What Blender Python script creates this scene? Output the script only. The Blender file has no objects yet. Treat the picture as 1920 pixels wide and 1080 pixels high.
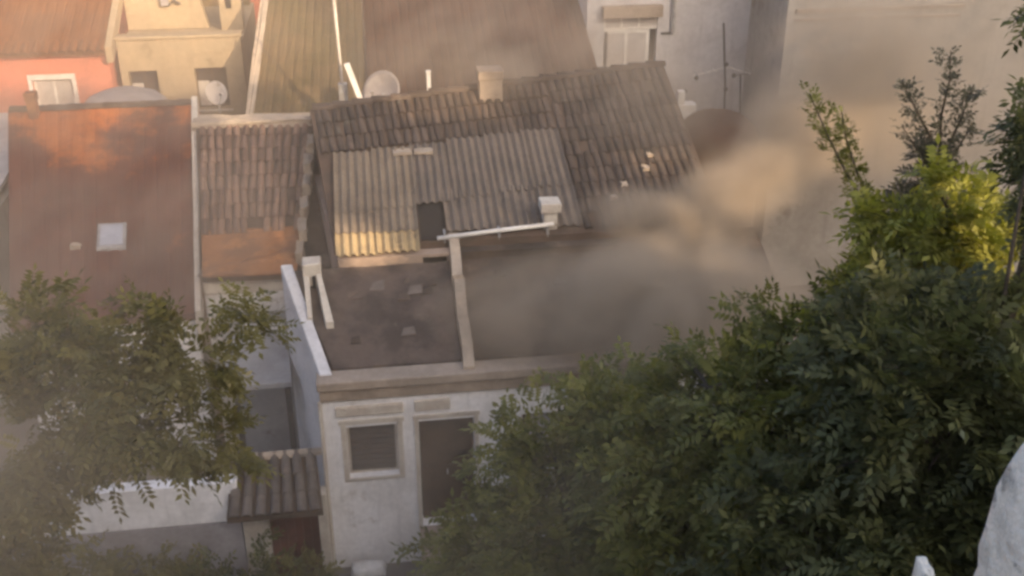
import bpy, bmesh, math, random
import numpy as np
from mathutils import Vector, Matrix, Euler

random.seed(7)
rng = np.random.default_rng(7)
S = bpy.context.scene
COL = S.collection
R = math.radians

# ------------------------------------------------------------------ camera, sky, sun, exposure
cam_d = bpy.data.cameras.new("camera")
cam = bpy.data.objects.new("camera", cam_d)
COL.objects.link(cam)
cam.location = (0, 0, 13.3)
cam.rotation_euler = (R(90 - 27), 0, 0)
cam_d.sensor_width = 36.0
cam_d.lens = 36.0 * 2060 / 1920
cam_d.clip_start = 0.05
cam_d.clip_end = 3000
S.camera = cam

SUN_AZ, SUN_EL = R(38), R(21)          # to the right of the line behind the camera
world = bpy.data.worlds.new("World")
S.world = world
world.use_nodes = True
wn = world.node_tree
sky = wn.nodes.new("ShaderNodeTexSky")
sky.sky_type = 'NISHITA'
sky.sun_disc = False
sky.sun_elevation = SUN_EL
sky.sun_rotation = R(180) - SUN_AZ
sky.air_density = 0.75
sky.dust_density = 7.0
sky.ozone_density = 0.6
wn.nodes["Background"].inputs["Strength"].default_value = 0.15
wn.links.new(sky.outputs[0], wn.nodes["Background"].inputs[0])

sun_d = bpy.data.lights.new("sun", 'SUN')
sun_d.energy = 2.3
sun_d.angle = R(0.6)
sun_d.color = (1.0, 0.75, 0.49)
sun = bpy.data.objects.new("sun", sun_d)
COL.objects.link(sun)
to_sun = Vector((math.sin(SUN_AZ) * math.cos(SUN_EL), -math.cos(SUN_AZ) * math.cos(SUN_EL), math.sin(SUN_EL)))
sun.rotation_euler = to_sun.to_track_quat('Z', 'Y').to_euler()

S.view_settings.view_transform = 'Standard'
S.view_settings.look = 'None'
S.view_settings.exposure = 1.5
S.view_settings.gamma = 1.0
S.view_settings.use_curve_mapping = False
S.render.engine = 'CYCLES'
S.cycles.use_denoising = True
S.cycles.use_adaptive_sampling = True
S.cycles.adaptive_threshold = 0.03
S.cycles.volume_step_rate = 2.5
S.cycles.max_bounces = 6
S.cycles.transparent_max_bounces = 12
S.cycles.volume_bounces = 1
S.cycles.volume_max_steps = 256
S.cycles.filter_width = 3.0           # the photograph is a soft video frame

# ------------------------------------------------------------------ house frame
PSI = R(8)
O = Vector((-3.10934, 15.14029, 0))
UU = Vector((math.cos(PSI), math.sin(PSI), 0))
VV = Vector((-math.sin(PSI), math.cos(PSI), 0))


def W(a, b, c=0.0):
    return O + UU * a + VV * b + Vector((0, 0, c))


# ------------------------------------------------------------------ materials
def nodes_of(name):
    m = bpy.data.materials.new(name)
    m.use_nodes = True
    nt = m.node_tree
    return m, nt, nt.nodes["Principled BSDF"]


def mat(name, col, col2=None, col3=None, scale=1.5, rough=0.9, bump=0.15, bscale=18.0, streak=0.0,
        rand=0.0, thr=(0.42, 0.62), thr3=(0.6, 0.68), spec=0.25, high=None):
    """base colour, broad mottling to col2, patches of col3 (stains, peeling, painted sun), fine bump, per object variation"""
    m, nt, b = nodes_of(name)
    N, L = nt.nodes, nt.links
    tc = N.new("ShaderNodeTexCoord")
    geo = N.new("ShaderNodeNewGeometry")
    def noise(sc, det=5, rgh=0.6, vec=None, stretch=None):
        n = N.new("ShaderNodeTexNoise")
        n.inputs["Scale"].default_value = sc
        n.inputs["Detail"].default_value = det
        n.inputs["Roughness"].default_value = rgh
        src = geo.outputs["Position"]
        if stretch:
            mp = N.new("ShaderNodeMapping")
            mp.inputs["Scale"].default_value = stretch
            L.new(src, mp.inputs["Vector"])
            src = mp.outputs["Vector"]
        L.new(src, n.inputs["Vector"])
        return n.outputs["Fac"]
    def ramp(f, a, c):
        r = N.new("ShaderNodeMapRange")
        r.interpolation_type = 'SMOOTHSTEP'
        r.inputs["From Min"].default_value = a
        r.inputs["From Max"].default_value = c
        L.new(f, r.inputs["Value"])
        return r.outputs["Result"]
    def mix(f, a, c, mode='MIX'):
        x = N.new("ShaderNodeMix")
        x.data_type = 'RGBA'
        x.blend_type = mode
        if isinstance(f, float):
            x.inputs["Factor"].default_value = f
        else:
            L.new(f, x.inputs["Factor"])
        for i, v in ((6, a), (7, c)):
            if isinstance(v, tuple):
                x.inputs[i].default_value = (*v, 1)
            else:
                L.new(v, x.inputs[i])
        return x.outputs[2]
    c = col
    if col2:
        c = mix(ramp(noise(scale), *thr), c, col2)
    if col3:
        f3 = noise(scale * 0.62 + 0.31, 7, 0.68)
        if high:       # sunlit orange painted in, gathering towards the roof's upper edge
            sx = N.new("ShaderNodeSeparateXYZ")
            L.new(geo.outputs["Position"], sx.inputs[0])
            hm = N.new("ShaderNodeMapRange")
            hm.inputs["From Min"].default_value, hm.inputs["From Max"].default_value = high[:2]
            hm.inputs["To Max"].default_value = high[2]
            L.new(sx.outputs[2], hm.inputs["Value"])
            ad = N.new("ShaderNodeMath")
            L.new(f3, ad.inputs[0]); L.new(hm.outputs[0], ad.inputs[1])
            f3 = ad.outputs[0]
        c = mix(ramp(f3, *thr3), c, col3)
    if streak:
        c = mix(ramp(noise(1.0, 4, 0.6, stretch=(5, 5, 0.5)), 0.5, 0.75), c,
                tuple(x * (1 - streak) for x in col))
    g = N.new("ShaderNodeMapRange")
    g.inputs["To Min"].default_value = 0.78
    g.inputs["To Max"].default_value = 1.22
    L.new(noise(scale * 9, 3), g.inputs["Value"])
    if rand:
        oi = N.new("ShaderNodeObjectInfo")
        r2 = N.new("ShaderNodeMapRange")
        r2.inputs["To Min"].default_value = 1 - rand
        r2.inputs["To Max"].default_value = 1 + rand
        L.new(oi.outputs["Random"], r2.inputs["Value"])
        mu = N.new("ShaderNodeMath")
        mu.operation = 'MULTIPLY'
        L.new(r2.outputs[0], mu.inputs[0])
        L.new(g.outputs[0], mu.inputs[1])
        gray = mu.outputs[0]
    else:
        gray = g.outputs[0]
    cb = N.new("ShaderNodeCombineColor")
    for i in range(3):
        L.new(gray, cb.inputs[i])
    c = mix(1.0, c, cb.outputs[0], 'MULTIPLY')
    L.new(c, b.inputs["Base Color"])
    b.inputs["Roughness"].default_value = rough
    b.inputs["Specular IOR Level"].default_value = spec
    if bump:
        bp = N.new("ShaderNodeBump")
        bp.inputs["Strength"].default_value = bump
        bp.inputs["Distance"].default_value = 0.03
        L.new(noise(bscale, 6), bp.inputs["Height"])
        L.new(bp.outputs[0], b.inputs["Normal"])
    return m


M = {}
M['white'] = mat('white_plaster', (.84, .82, .82), (.72, .70, .69), (.48, .43, .38), 1.1, streak=.25, thr3=(.58, .7))
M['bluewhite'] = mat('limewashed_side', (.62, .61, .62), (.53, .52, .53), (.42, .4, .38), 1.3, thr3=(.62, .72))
M['dado'] = mat('grey_wall_base', (.36, .34, .36), (.28, .26, .27), (.2, .18, .17), 1.4)  # lower wall colour, darker and greyer than the plaster above
M['trim'] = mat('pale_trim', (.55, .50, .43), (.45, .39, .33), (.33, .28, .23), 2.0)
M['cornice'] = mat('cornice_shade', (.33, .26, .20), (.23, .18, .14), (.13, .105, .085), 1.6)
M['coping'] = mat('faded_coping', (.35, .285, .23), (.28, .23, .185), (.19, .155, .125), 1.4)
M['buff'] = mat('buff_plaster', (.36, .27, .21), (.28, .215, .17), (.2, .155, .13), 1.2, streak=.2)
M['felt'] = mat('roof_screed', (.11, .083, .068), (.06, .047, .04), (.16, .125, .095), 1.3, bump=.3, bscale=9, thr3=(.56, .7))
M['felt2'] = mat('old_roof_screed', (.095, .07, .052), (.05, .039, .03), (.17, .13, .095), 1.2, bump=.3, bscale=9, thr3=(.56, .7))
M['tile'] = mat('weathered_tile', (.22, .14, .10), (.16, .105, .08), (.28, .22, .17), 2.2, rand=.3, bump=.2, thr3=(.58, .66))
M['tile_dark'] = mat('sooty_tile', (.10, .074, .058), (.07, .054, .043), (.17, .145, .115), 2.0, rand=.35, bump=.2, thr3=(.6, .68))
M['tile_grey'] = mat('grey_brown_tile', (.15, .125, .105), (.11, .09, .078), (.2, .175, .15), 2.0, rand=.15, bump=.2)
M['deck'] = mat('tile_channel', (.11, .075, .055), (.08, .06, .045), None, 2.5, bump=.2)
M['terra'] = mat('terracotta_brown', (.115, .04, .026), (.085, .035, .025), (.42, .125, .028), 0.42, bump=.25, bscale=12, thr3=(.62, .80), high=(4.7, 5.75, .26))  # orange near the top is sunlight put into the colour
M['terra_orange'] = mat('terracotta_orange', (.15, .056, .02), (.12, .048, .02), None, 0.8, bump=.25, bscale=12, rand=.1)
M['terra_dark'] = mat('terracotta_dark', (.085, .038, .023), (.066, .032, .02), (.115, .052, .028), 0.6, bump=.25, bscale=12)
M['mossy'] = mat('mossy_tile', (.15, .105, .055), (.11, .085, .042), (.18, .125, .075), 1.0, bump=.25, rand=.18)
M['sheet'] = mat('fibre_cement_sheet', (.175, .142, .115), (.14, .115, .094), (.095, .08, .066), 1.3, bump=.15, streak=.25)
M['sheet_sunlit'] = mat('sunlit_sheet', (.40, .30, .165), (.33, .25, .145), (.22, .17, .105), 3.0, rand=.1, bump=.15, thr3=(.6, .66))  # sun patch painted as yellow on the lowest sheets
M['sheet_warm'] = mat('tan_sheet', (.22, .175, .13), (.18, .143, .108), (.12, .098, .075), 1.6, bump=.15, streak=.25)
M['rust'] = mat('rusty_sheet', (.30, .14, .065), (.2, .105, .06), (.42, .2, .085), 1.2, bump=.3, thr3=(.5, .66))
M['mortar'] = mat('mortar', (.42, .34, .26), (.33, .27, .21), (.24, .19, .15), 2.5, bump=.35)
M['pink'] = mat('pink_plaster', (.60, .20, .125), (.53, .18, .115), (.64, .25, .17), 0.9, streak=.12)
M['cream'] = mat('cream_plaster', (.37, .285, .185), (.32, .25, .165), (.26, .2, .13), 0.8, streak=.14)
M['greywhite'] = mat('greyed_plaster', (.50, .48, .48), (.42, .4, .4), (.33, .31, .31), 0.8, streak=.2)
M['beige'] = mat('beige_render', (.34, .315, .285), (.27, .25, .225), (.2, .18, .16), 0.7, streak=.3, thr3=(.55, .68))
M['white_paint'] = mat('white_paint', (.74, .71, .66), (.64, .6, .55), None, 3, bump=.08, rough=.6)
M['dark_wood'] = mat('dark_brown_wood', (.07, .042, .026), (.05, .03, .02), None, 3, bump=.25, rough=.7)
M['red_wood'] = mat('red_brown_wood', (.13, .05, .038), (.09, .038, .03), None, 3, bump=.25, rough=.7, rand=.12)
M['void'] = mat('dark_interior', (.03, .025, .022), None, None, 3, bump=0)
M['shutter'] = mat('brown_shutter', (.10, .085, .078), (.085, .07, .065), None, 3, bump=.05, rough=.6, rand=.1)
M['curtain'] = mat('pale_curtain', (.50, .46, .43), (.43, .39, .36), None, 2, bump=.15)
M['metal'] = mat('galvanised_metal', (.34, .33, .32), (.25, .24, .23), None, 6, bump=.05, rough=.5, spec=.5)
M['dark_metal'] = mat('dark_metal', (.08, .075, .075), (.055, .05, .05), None, 6, bump=.05, rough=.5)
M['dish'] = mat('dish_paint', (.31, .28, .27), (.26, .235, .23), (.2, .18, .17), 3, bump=.05, rough=.6)
M['skylight'] = mat('skylight_glass', (.40, .41, .46), (.36, .37, .42), None, 3, bump=.02, rough=.25, spec=.5)
M['slab'] = mat('grey_concrete', (.33, .33, .34), (.27, .27, .28), (.21, .2, .2), 1.2, bump=.2)
M['ground'] = mat('dusty_ground', (.21, .18, .15), (.16, .135, .11), (.26, .23, .19), 0.6, bump=.3)
M['street'] = mat('worn_paving', (.17, .155, .145), (.135, .12, .11), (.21, .19, .17), 0.8, bump=.3)
M['stone'] = mat('pale_granite', (.95, .88, .76), (.74, .68, .58), (.40, .37, .32), 11, bump=.9, bscale=40, thr3=(.54, .64))
M['castle'] = mat('unseen_keep_stone', (.38, .35, .31), (.3, .28, .25), None, .8, bump=.4)
M['bark'] = mat('bark', (.10, .08, .06), (.07, .055, .04), None, 8, bump=.4)
M['bag'] = mat('white_plastic', (.72, .7, .68), (.6, .58, .56), None, 6, bump=.2, rough=.5)

# window glass: dark, glossy, with a faint tint
m, nt, b = nodes_of('window_glass')
b.inputs["Base Color"].default_value = (.045, .036, .036, 1)
b.inputs["Roughness"].default_value = .12
M['glass'] = m


def leaf_mat(name, c1, c2, c3=None):
    m, nt, b = nodes_of(name)
    N, L = nt.nodes, nt.links
    at = N.new("ShaderNodeAttribute")
    at.attribute_name = "tint"
    cr = N.new("ShaderNodeValToRGB")
    cr.color_ramp.elements[0].color = (*c1, 1)
    cr.color_ramp.elements[1].color = (*c2, 1)
    if c3:
        e = cr.color_ramp.elements.new(.93)
        e.color = (*c2, 1)
        cr.color_ramp.elements[2].color = (*c3, 1)
    L.new(at.outputs["Fac"], cr.inputs[0])
    L.new(cr.outputs[0], b.inputs["Base Color"])
    b.inputs["Roughness"].default_value = .55
    b.inputs["Specular IOR Level"].default_value = .35
    tr = N.new("ShaderNodeBsdfTranslucent")
    hs = N.new("ShaderNodeHueSaturation")
    hs.inputs["Saturation"].default_value = 1.15
    hs.inputs["Value"].default_value = 1.5
    L.new(cr.outputs[0], hs.inputs["Color"])
    L.new(hs.outputs[0], tr.inputs[0])
    mx = N.new("ShaderNodeMixShader")
    mx.inputs[0].default_value = .35
    out = N["Material Output"]
    L.new(b.outputs[0], mx.inputs[1])
    L.new(tr.outputs[0], mx.inputs[2])
    L.new(mx.outputs[0], out.inputs["Surface"])
    return m


M['leaf'] = leaf_mat('olive_leaf', (.095, .098, .022), (.25, .245, .07), (.42, .40, .20))
M['leaf_dark'] = leaf_mat('deep_leaf', (.05, .055, .018), (.16, .165, .062), (.36, .36, .22))
M['leaf_sunlit'] = leaf_mat('sunlit_leaf', (.17, .175, .025), (.36, .35, .075), (.46, .44, .15))  # lit crown: sunlight put into a brighter leaf colour
M['leaf_brown'] = leaf_mat('dusty_leaf', (.10, .09, .028), (.20, .175, .058), (.30, .26, .13))
M['leaf_grey'] = leaf_mat('grey_leaf', (.085, .08, .052), (.15, .14, .09))

# ------------------------------------------------------------------ objects
BASE = {}


def tag(o, label=None, cat=None, group=None, kind=None):
    if label: o['label'] = label
    if cat: o['category'] = cat
    if group: o['group'] = group
    if kind: o['kind'] = kind
    return o


def thing(name, base, label, cat, group=None, kind=None):
    """an Empty at the thing's base, in the house frame"""
    o = bpy.data.objects.new(name, None)
    o.empty_display_size = .2
    o.location = W(*base)
    o.rotation_euler = (0, 0, PSI)
    COL.objects.link(o)
    BASE[o.name] = Vector(base)
    return tag(o, label, cat, group, kind)


class MB:
    """collects shapes (house-frame coordinates) into one mesh"""
    def __init__(s):
        s.bm = bmesh.new()

    def hexa(s, pts):
        """8 points: bottom 0-3 counter-clockwise, top 4-7"""
        v = [s.bm.verts.new(p) for p in pts]
        for f in ((3, 2, 1, 0), (4, 5, 6, 7), (0, 1, 5, 4), (1, 2, 6, 5), (2, 3, 7, 6), (3, 0, 4, 7)):
            s.bm.faces.new([v[i] for i in f])
        return s

    def box(s, x0, x1, y0, y1, z0, z1):
        return s.hexa([(x0, y0, z0), (x1, y0, z0), (x1, y1, z0), (x0, y1, z0),
                       (x0, y0, z1), (x1, y0, z1), (x1, y1, z1), (x0, y1, z1)])

    def slab(s, fl, fr, br, bl, t):
        """four top corners, thickness t downwards"""
        p = [Vector(q) for q in (fl, fr, br, bl)]
        return s.hexa([q - Vector((0, 0, t)) for q in p] + p)

    def prism(s, poly, z0, z1):
        a = [s.bm.verts.new((x, y, z0)) for x, y in poly]
        c = [s.bm.verts.new((x, y, z1)) for x, y in poly]
        n = len(poly)
        s.bm.faces.new(a[::-1])
        s.bm.faces.new(c)
        for i in range(n):
            s.bm.faces.new((a[i], a[(i + 1) % n], c[(i + 1) % n], c[i]))
        return s

    def gable(s, poly, v0, v1):
        """polygon in (u, z), extruded along v"""
        a = [s.bm.verts.new((x, v0, z)) for x, z in poly]
        c = [s.bm.verts.new((x, v1, z)) for x, z in poly]
        n = len(poly)
        s.bm.faces.new(a)
        s.bm.faces.new(c[::-1])
        for i in range(n):
            s.bm.faces.new((a[(i + 1) % n], a[i], c[i], c[(i + 1) % n]))
        return s

    def grid(s, us, vs, zs, solid):
        """boundary of a set of cells; vertices shared, so one clean shell"""
        vt = {}
        def V(i, j, k):
            if (i, j, k) not in vt:
                vt[i, j, k] = s.bm.verts.new((us[i], vs[j], zs[k]))
            return vt[i, j, k]
        nu, nv, nz = len(us) - 1, len(vs) - 1, len(zs) - 1
        def full(i, j, k):
            return 0 <= i < nu and 0 <= j < nv and 0 <= k < nz and solid(i, j, k)
        for i in range(nu):
            for j in range(nv):
                for k in range(nz):
                    if not full(i, j, k): continue
                    a, b_, c, d = (i, j, k), (i + 1, j, k), (i + 1, j + 1, k), (i, j + 1, k)
                    e, f, g, h = [(x, y, z + 1) for x, y, z in (a, b_, c, d)]
                    for dn, q in (((0, 0, -1), (d, c, b_, a)), ((0, 0, 1), (e, f, g, h)), ((0, -1, 0), (a, b_, f, e)),
                                  ((1, 0, 0), (b_, c, g, f)), ((0, 1, 0), (c, d, h, g)), ((-1, 0, 0), (d, a, e, h))):
                        if not full(i + dn[0], j + dn[1], k + dn[2]):
                            s.bm.faces.new([V(*t) for t in q])
        return s

    def wall(s, u0, u1, v0, v1, z0, z1, holes=()):
        us = sorted({u0, u1, *[h[0] for h in holes], *[h[1] for h in holes]})
        zs = sorted({z0, z1, *[h[2] for h in holes], *[h[3] for h in holes]})
        def solid(i, j, k):
            cu, cz = (us[i] + us[i + 1]) / 2, (zs[k] + zs[k + 1]) / 2
            return not any(h[0] < cu < h[1] and h[2] < cz < h[3] for h in holes)
        return s.grid(us, [v0, v1], zs, solid)

    def tube(s, pts, r, n=8, r2=None):
        pts = [Vector(p) for p in pts]
        rings = []
        for i, p in enumerate(pts):
            d = (pts[min(i + 1, len(pts) - 1)] - pts[max(i - 1, 0)]).normalized()
            a = d.orthogonal().normalized()
            c = d.cross(a)
            rr = r if r2 is None else r + (r2 - r) * i / (len(pts) - 1)
            rings.append([s.bm.verts.new(p + (a * math.cos(t) + c * math.sin(t)) * rr)
                          for t in (2 * math.pi * k / n for k in range(n))])
        for A, B_ in zip(rings, rings[1:]):
            for k in range(n):
                s.bm.faces.new((A[k], A[(k + 1) % n], B_[(k + 1) % n], B_[k]))
        s.bm.faces.new(rings[0][::-1])
        s.bm.faces.new(rings[-1])
        return s

    def lathe(s, c, prof, n=24, squash=(1, 1)):
        """profile (r, z) from bottom to top about c"""
        rings = []
        for r, z in prof:
            if r < 1e-4:
                rings.append([s.bm.verts.new((c[0], c[1], c[2] + z))])
            else:
                rings.append([s.bm.verts.new((c[0] + r * squash[0] * math.cos(2 * math.pi * k / n),
                                              c[1] + r * squash[1] * math.sin(2 * math.pi * k / n), c[2] + z)) for k in range(n)])
        for A, B_ in zip(rings, rings[1:]):
            for k in range(n):
                if len(A) == 1 and len(B_) == 1: continue
                if len(A) == 1: s.bm.faces.new((A[0], B_[(k + 1) % n], B_[k]))
                elif len(B_) == 1: s.bm.faces.new((A[k], A[(k + 1) % n], B_[0]))
                else: s.bm.faces.new((A[k], A[(k + 1) % n], B_[(k + 1) % n], B_[k]))
        if len(rings[0]) > 1: s.bm.faces.new(rings[0][::-1])
        if len(rings[-1]) > 1: s.bm.faces.new(rings[-1])
        return s

    def build(s, name, material, parent=None, bevel=0.0, smooth=False, jitter=0.0, cuts=0):
        bm = s.bm
        if cuts:
            bmesh.ops.subdivide_edges(bm, edges=bm.edges[:], cuts=cuts, use_grid_fill=True)
        if jitter:
            for v in bm.verts:
                v.co += Vector((random.uniform(-1, 1), random.uniform(-1, 1), random.uniform(-1, 1))) * jitter
        bmesh.ops.recalc_face_normals(bm, faces=bm.faces[:])
        lo = Vector([min(v.co[i] for v in bm.verts) for i in range(3)])
        hi = Vector([max(v.co[i] for v in bm.verts) for i in range(3)])
        base = Vector(((lo.x + hi.x) / 2, (lo.y + hi.y) / 2, lo.z))
        for v in bm.verts: v.co -= base
        me = bpy.data.meshes.new(name)
        bm.to_mesh(me)
        bm.free()
        me.materials.append(material)
        if smooth:
            for p in me.polygons: p.use_smooth = True
        o = bpy.data.objects.new(name, me)
        COL.objects.link(o)
        BASE[o.name] = base
        if parent is not None:
            o.parent = parent
            o.location = base - BASE[parent.name]
        else:
            o.location = W(*base)
            o.rotation_euler = (0, 0, PSI)
        if bevel:
            md = o.modifiers.new("soft_edge", 'BEVEL')
            md.width = bevel
            md.segments = 2
            md.limit_method = 'ANGLE'
        return o


def piece(name, me, parent, mtx):
    """a small part that shares mesh data; mtx in the house frame"""
    o = bpy.data.objects.new(name, me)
    COL.objects.link(o)
    o.parent = parent
    o.matrix_local = Matrix.Translation(-BASE[parent.name]) @ mtx
    return o


# ------------------------------------------------------------------ tiles and sheets
def barrel_mesh(length=.46, r0=.092, r1=.074, t=.014, material=None, name='barrel_tile', seg=5):
    bm = bmesh.new()
    rows = []
    for y, r in ((0, r0), (length, r1)):
        for rr in (r, r - t):
            rows.append([bm.verts.new((rr * math.cos(math.pi - math.pi * k / seg), y, .85 * rr * math.sin(math.pi * k / seg)))
                         for k in range(seg + 1)])
    a, b_, c, d = rows
    for k in range(seg):
        bm.faces.new((a[k], a[k + 1], c[k + 1], c[k]))
        bm.faces.new((b_[k + 1], b_[k], d[k], d[k + 1]))
        bm.faces.new((a[k + 1], a[k], b_[k], b_[k + 1]))
        bm.faces.new((c[k], c[k + 1], d[k + 1], d[k]))
    for k in (0, seg):
        bm.faces.new((a[k], c[k], d[k], b_[k]) if k == 0 else (a[k], b_[k], d[k], c[k]))
    bmesh.ops.recalc_face_normals(bm, faces=bm.faces[:])
    me = bpy.data.meshes.new(name)
    bm.to_mesh(me)
    bm.free()
    for p in me.polygons: p.use_smooth = False
    me.materials.append(material)
    return me


def tile_roof(parent, fl, fr, br, bl, mesh, pitch=.215, row=.40, skip=None, lift=.012, name='roof_tile', wobble=1.0):
    """rows of cover tiles on the plane through four corners"""
    fl, fr, br, bl = map(Vector, (fl, fr, br, bl))
    nc = max(1, int(((fr - fl).length + (br - bl).length) / 2 / pitch))
    nr = max(1, int(((bl - fl).length + (br - fr).length) / 2 / row + .3))
    for i in range(nc):
        s = (i + .5) / nc
        lo, hi = fl.lerp(fr, s), bl.lerp(br, s)
        y = (hi - lo).normalized()
        x0 = (fr - fl).normalized()
        z = x0.cross(y).normalized()
        x = y.cross(z)
        for j in range(nr):
            if skip and skip(i / nc, j / nr): continue
            p = lo.lerp(hi, j / nr) + z * (lift + random.uniform(0, .008) * wobble) + x * random.uniform(-.012, .012) * wobble
            rot = Matrix((x, y, z)).transposed().to_4x4() @ Euler((R(-2.2 + random.uniform(-.8, .8)), 0, R(random.uniform(-2, 2) * wobble))).to_matrix().to_4x4()
            piece(name, mesh, parent, Matrix.Translation(p) @ rot)


def ribbed_slab(fl, fr, br, bl, t, pitch, amp, nv=14, wob=.01):
    """a roof slope whose tile columns are low ridges (for roofs where the photograph does not show single tiles)"""
    mb = MB()
    fl, fr, br, bl = map(Vector, (fl, fr, br, bl))
    n = max(2, int((fr - fl).length / pitch)) * 6
    top = []
    up = (fr - fl).cross(bl - fl).normalized()
    for j in range(nv + 1):
        q = j / nv
        row = []
        for i in range(n + 1):
            s = i / n
            p = (fl.lerp(fr, s)).lerp(bl.lerp(br, s), q)
            h = amp * (abs(math.sin(math.pi * i / 6)) ** .8) + random.uniform(-wob, wob) * .6
            row.append(mb.bm.verts.new(p + up * h))
        top.append(row)
    for j in range(nv):
        for i in range(n):
            mb.bm.faces.new((top[j][i], top[j][i + 1], top[j + 1][i + 1], top[j + 1][i]))
    # skirt and underside
    ring = top[0] + [top[j][n] for j in range(1, nv + 1)] + top[nv][n - 1::-1] + [top[j][0] for j in range(nv - 1, 0, -1)]
    low = [mb.bm.verts.new(v.co - Vector((0, 0, t))) for v in ring]
    k = len(ring)
    for a in range(k):
        mb.bm.faces.new((ring[a], low[a], low[(a + 1) % k], ring[(a + 1) % k]))
    return mb


def corrugated_mesh(width, length, waves, amp=.031, t=.012, sag=.0):
    bm = bmesh.new()
    n = waves * 8
    ys = (0, length * .5, length)
    top, bot = [[[bm.verts.new((width * i / n - width / 2, y, amp * math.cos(2 * math.pi * waves * i / n) - dz)) for i in range(n + 1)]
                 for y in ys] for dz in (0, t)]
    for A, B_, C_, D_ in zip(top, top[1:], bot, bot[1:]):
        for i in range(n):
            bm.faces.new((A[i], A[i + 1], B_[i + 1], B_[i]))
            bm.faces.new((C_[i + 1], C_[i], D_[i], D_[i + 1]))
        bm.faces.new((A[0], B_[0], D_[0], C_[0]))
        bm.faces.new((A[n], C_[n], D_[n], B_[n]))
    for j, flip in ((0, 1), (2, 0)):
        for i in range(n):
            q = (top[j][i], top[j][i + 1], bot[j][i + 1], bot[j][i])
            bm.faces.new(q[::-1] if flip else q)
    me = bpy.data.meshes.new('corrugated_sheet')
    bm.to_mesh(me)
    bm.free()
    return me


def plane_frame(p, s):
    """matrix at p with y up a slope of s in the house frame"""
    y = Vector((0, 1, s)).normalized()
    x = Vector((1, 0, 0))
    z = x.cross(y)
    return Matrix.Translation(p) @ Matrix((x, y, z)).transposed().to_4x4()


def window(parent, u0, u1, z0, z1, v, frame_m, pane_m, name='window', fw=.05, mullions=1, sill=None, depth=.05):
    """a framed window set at depth v: frame (this part), panes, sill as sub-parts"""
    hs = []
    w = (u1 - u0 - fw * (mullions + 1)) / mullions
    for i in range(mullions):
        a = u0 + fw + i * (w + fw)
        hs.append((a, a + w, z0 + fw, z1 - fw))
    f = MB().wall(u0, u1, v, v + depth, z0, z1, hs).build(name, frame_m, parent)
    for h in hs:
        MB().box(h[0] - .01, h[1] + .01, v + depth * .5, v + depth * .5 + .012, h[2] - .01, h[3] + .01).build('pane', pane_m, f)
    if sill:
        MB().box(u0 - .06, u1 + .06, v - sill, v + .02, z0 - .06, z0 - .003).build('sill', M['trim'], f, bevel=.008)
    return f


def dish_thing(base, pole_h, radius, face, label, pole_lean=(0, 0), mast_r=.02, parts=True):
    """a satellite dish on a bent bracket: pole, reflector, feed arm, feed horn"""
    t = thing('satellite_dish', base, label, 'satellite dish', 'satellite dishes on the rooftops')
    bu, bv, bz = base
    top = Vector((bu + pole_lean[0], bv + pole_lean[1], bz + pole_h))
    MB().tube([base, (bu, bv, bz + pole_h * .6), top], mast_r).build('pole', M['metal'], t)
    f = Vector(face).normalized()
    x = f.cross(Vector((0, 0, 1))).normalized()
    y = x.cross(f)
    bm = MB()
    rings = []
    n = 24
    for th in (0, 1):
        for q in (.999, .8, .55, .3, .02):
            rings.append([bm.bm.verts.new(top + (x * math.cos(2 * math.pi * k / n) * radius + y * math.sin(2 * math.pi * k / n) * radius * 1.06) * q
                                          + f * (radius * .28 * q * q - .012 * th)) for k in range(n)])
    for A, B_ in list(zip(rings[:5], rings[1:5])) + list(zip(rings[5:], rings[6:])) + [(rings[0], rings[5])]:
        for k in range(n):
            bm.bm.faces.new((A[k], A[(k + 1) % n], B_[(k + 1) % n], B_[k]))
    bm.bm.faces.new(rings[4])
    bm.bm.faces.new(rings[9])
    bm.build('reflector', M['dish'], t, smooth=True)
    tip = top + f * radius * 1.15 - y * radius * .25
    MB().tube([top - y * radius * 1.0 + f * radius * .25, tip], .012, 6).build('feed_arm', M['metal'], t)
    MB().tube([tip + f * .05, tip - f * .06], .032, 8).build('feed_horn', M['dish'], t)
    return t


# ------------------------------------------------------------------ ground
def ground_sheet(name, x0, x1, y0, y1, z, material, n=1):
    me = bpy.data.meshes.new(name)
    me.from_pydata([(x0, y0, z), (x1, y0, z), (x1, y1, z), (x0, y1, z)], [], [(0, 1, 2, 3)])
    me.materials.append(material)
    o = bpy.data.objects.new(name, me)
    COL.objects.link(o)
    o['kind'] = 'structure'
    return o


ground_sheet('ground', -900, 900, -500, 1500, -.05, M['ground'])
st = MB().slab((-30, -4.6, 0), (30, -4.6, 0), (30, -.02, 0), (-30, -.02, 0), .04).build('pavement', M['street'])
tag(st, kind='structure')

# ------------------------------------------------------------------ main house: white facade, low lean-to roof, ribbed upper roof
SL = .354
def za(v): return 3.85 + SL * (v - .1)
SB = .37
def zb(v): return 5.015 + SB * (v - 2.9)

h = thing('terraced_house', (2.5, 1.2, 0), 'white terraced house with shuttered window, dark doorway and low screed roof below ribbed sheets', 'house')
UR = 8.2
holes = [(.36, 1.2, 1.93, 2.96), (1.56, 2.5, .78, 2.97), (3.3, 4.15, 1.9, 2.95)]
MB().wall(0, UR, 0, .28, 0, 3.5, holes).build('front_wall', M['white'], h)
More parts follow.
